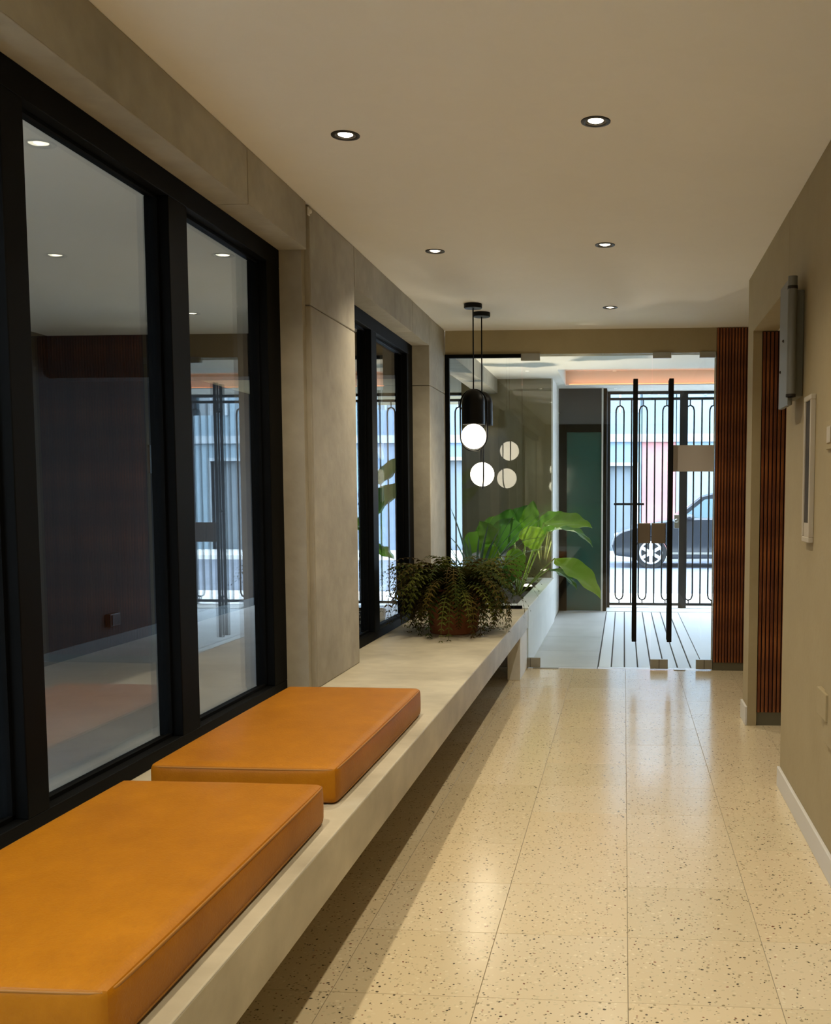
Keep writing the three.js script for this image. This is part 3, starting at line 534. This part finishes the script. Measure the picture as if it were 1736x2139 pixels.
// ---------------------------------------------------------------- street
{
  struct('sidewalk', bx(-30, 30, -0.2, -0.004, GZ - 0.3, -14.1), M.sidewalk, 'pale pavement outside the street gate', 'pavement');  // brightness comes from the very pale base colour; there is no sun
  struct('road', bx(-30, 30, -0.3, -0.03, -14.1, -21.6), M.road, 'blue-grey asphalt street beyond the gate', 'road');
  struct('far_sidewalk', bx(-30, 30, -0.3, 0.06, -21.6, -24.6), M.sidewalk, 'pale pavement on the far side of the street', 'pavement');
  function building(label, x0, x1, h, mat, holes, upper) {
    const o = thing('town_house', label, 'building', [(x0 + x1) / 2, 0, -24], 'houses across the street');
    part(o, 'facade', wallWithHoles(x0, x1, 0, h, -24, 0.25, holes), mat); part(o, 'body', bx(x0 + 0.02, x1 - 0.02, 0, h, -24.25, -30), mat);
    for (const [a, b, c, d] of holes) { const w = part(o, c < 0.3 ? 'street_door' : 'window', bx(a, b, c, d, -24.16, -24.22), c < 0.3 ? M.shutter : M.paneDark); part(w, 'surround', [bx(a - 0.06, a, c, d, -23.95, -24.16), bx(b, b + 0.06, c, d, -23.95, -24.16), bx(a - 0.06, b + 0.06, d, d + 0.08, -23.93, -24.16)], M.facadeTrim); if (c >= 0.3) part(w, 'glazing_bar', [bx((a + b) / 2 - 0.025, (a + b) / 2 + 0.025, c, d, -24.12, -24.17), bx(a, b, (c + d) / 2 - 0.025, (c + d) / 2 + 0.025, -24.12, -24.17)], M.facadeTrim); }
    if (upper) part(o, 'upper_storey', wallWithHoles(x0, x1, 2.8, h, -23.96, 0.04, holes.filter((q) => q[2] > 2.8)), upper);
    part(o, 'band', bx(x0, x1, 2.62, 2.80, -23.9, -24), M.facadeTrim); part(o, 'cornice', bx(x0 + 0.01, x1 - 0.01, h, h + 0.25, -23.7, -24.3), M.facadeTrim);
    return o;
  }
  building('pale blue house with grey shuttered doorway across the street', -2.6, 0.40, 6.4, M.facadeBlue, [[-0.42, 0.30, 0.06, 2.06], [-1.9, -1.0, 0.9, 2.2], [-0.5, 0.3, 3.3, 4.7], [-2.0, -1.1, 3.3, 4.7]]);
  building('pink plastered house across the street behind the parked car', 0.42, 1.20, 5.8, M.facadePink, [[0.6, 1.0, 3.7, 4.8]], M.facadeBlue);
  building('very pale house at the right across the street', 1.22, 9.5, 6.2, M.facadePale, [[2.2, 3.0, 0.9, 2.2], [1.9, 2.6, 3.7, 4.8], [3.9, 4.8, 0.9, 2.2], [6.0, 6.9, 0.06, 2.2], [4.2, 5.0, 3.3, 4.6], [6.5, 7.3, 3.3, 4.6]]);
  building('grey-blue house at the left across the street, seen through the driveway gate', -8.6, -2.62, 6.6, M.facadeGrey, [[-7.9, -7.0, 0.9, 2.2], [-4.3, -3.4, 0.06, 2.2], [-6.2, -5.2, 3.4, 4.7], [-4.4, -3.5, 3.4, 4.7]]);
  building('long pale house farther left across the street', -18, -8.62, 6.0, M.facadePale, [[-10.4, -9.5, 0.9, 2.2], [-12.6, -11.6, 0.9, 2.2], [-10.4, -9.5, 3.3, 4.6]]);
}
{ // parked car, side on
  const X = -0.20, Zc = -20.25, o = thing('parked_car', 'dark parked car with bright alloy wheels across the street', 'car', [X + 2.1, -0.03, Zc]), W = 1.66, G = -0.03;
  const s = new THREE.Shape(); s.moveTo(0.06, 0.28); s.lineTo(0.0, 0.45); s.quadraticCurveTo(0.02, 0.66, 0.30, 0.72); s.quadraticCurveTo(0.7, 0.84, 1.12, 0.90); s.lineTo(1.62, 0.93); s.lineTo(3.6, 0.95); s.quadraticCurveTo(4.1, 0.93, 4.15, 0.80); s.lineTo(4.2, 0.45); s.lineTo(4.12, 0.26); s.lineTo(3.68, 0.24); s.absarc(3.32, 0.28, 0.36, -0.1, Math.PI + 0.1, false); s.lineTo(1.08, 0.22); s.absarc(0.72, 0.28, 0.36, -0.15, Math.PI + 0.1, false); s.lineTo(0.06, 0.28);
  const body = new THREE.ExtrudeGeometry(s, { depth: W - 0.1, bevelThickness: 0.05, bevelSize: 0.04, bevelSegments: 3, curveSegments: 16 }); body.translate(X, G, Zc - W / 2 + 0.05); part(o, 'body', body, M.carPaint);
  const c = new THREE.Shape([[1.12, 0.90], [1.68, 1.36], [1.95, 1.43], [2.9, 1.43], [3.3, 1.34], [3.72, 0.93]].map((p) => new THREE.Vector2(...p)));
  const cab = new THREE.ExtrudeGeometry(c, { depth: W - 0.34, bevelThickness: 0.08, bevelSize: 0.03, bevelSegments: 3 }); cab.translate(X, G, Zc - W / 2 + 0.17); part(o, 'cabin', cab, M.carPaint);
  for (const pts of [[[1.32, 0.97], [1.74, 1.32], [2.30, 1.36], [2.30, 0.97]], [[2.38, 0.97], [2.38, 1.36], [2.9, 1.35], [3.22, 1.27], [3.46, 0.97]]]) { const g = new THREE.ExtrudeGeometry(new THREE.Shape(pts.map((p) => new THREE.Vector2(...p))), { depth: 0.02, bevelEnabled: false }); g.translate(X, G, Zc + W / 2 - 0.095); part(o, 'side_window', g, M.carGlass); }
  for (const wx of [0.72, 3.32]) for (const sd of [1, -1]) {
    const z = Zc + sd * (W / 2 - 0.11), w = part(o, 'wheel', new THREE.CylinderGeometry(0.30, 0.30, 0.2, 36).rotateX(Math.PI / 2).translate(X + wx, G + 0.30, z), M.tyre), gs = [new THREE.TorusGeometry(0.205, 0.018, 8, 36).translate(X + wx, G + 0.30, z + sd * 0.10), new THREE.CylinderGeometry(0.05, 0.05, 0.03, 16).rotateX(Math.PI / 2).translate(X + wx, G + 0.30, z + sd * 0.105)];
    for (let k = 0; k < 6; k++) { const g = new THREE.BoxGeometry(0.06, 0.19, 0.02); g.translate(0, 0.11, 0); g.rotateZ(k * Math.PI / 3); g.translate(X + wx, G + 0.30, z + sd * 0.105); gs.push(g); }
    part(w, 'alloy_rim', gs, M.rim, 'bright alloy rim');
  }
  part(o, 'headlight', bx(X + 0.02, X + 0.30, G + 0.56, G + 0.68, Zc + W / 2 - 0.14, Zc + W / 2 - 0.02, 0.03), M.headlight);
  part(o, 'sill_trim', bx(X + 1.1, X + 2.95, G + 0.27, G + 0.31, Zc + W / 2 - 0.02, Zc + W / 2 + 0.012, 0.006), M.alu);
  part(o, 'door_handle', bx(X + 2.12, X + 2.28, G + 0.80, G + 0.83, Zc + W / 2 - 0.01, Zc + W / 2 + 0.02, 0.006), M.alu);
  part(o, 'wing_mirror', new THREE.SphereGeometry(0.09, 16, 12).scale(1, 0.7, 0.8).translate(X + 1.45, G + 0.98, Zc + W / 2 + 0.06), M.carPaint);
}
renderer.render(scene, camera);
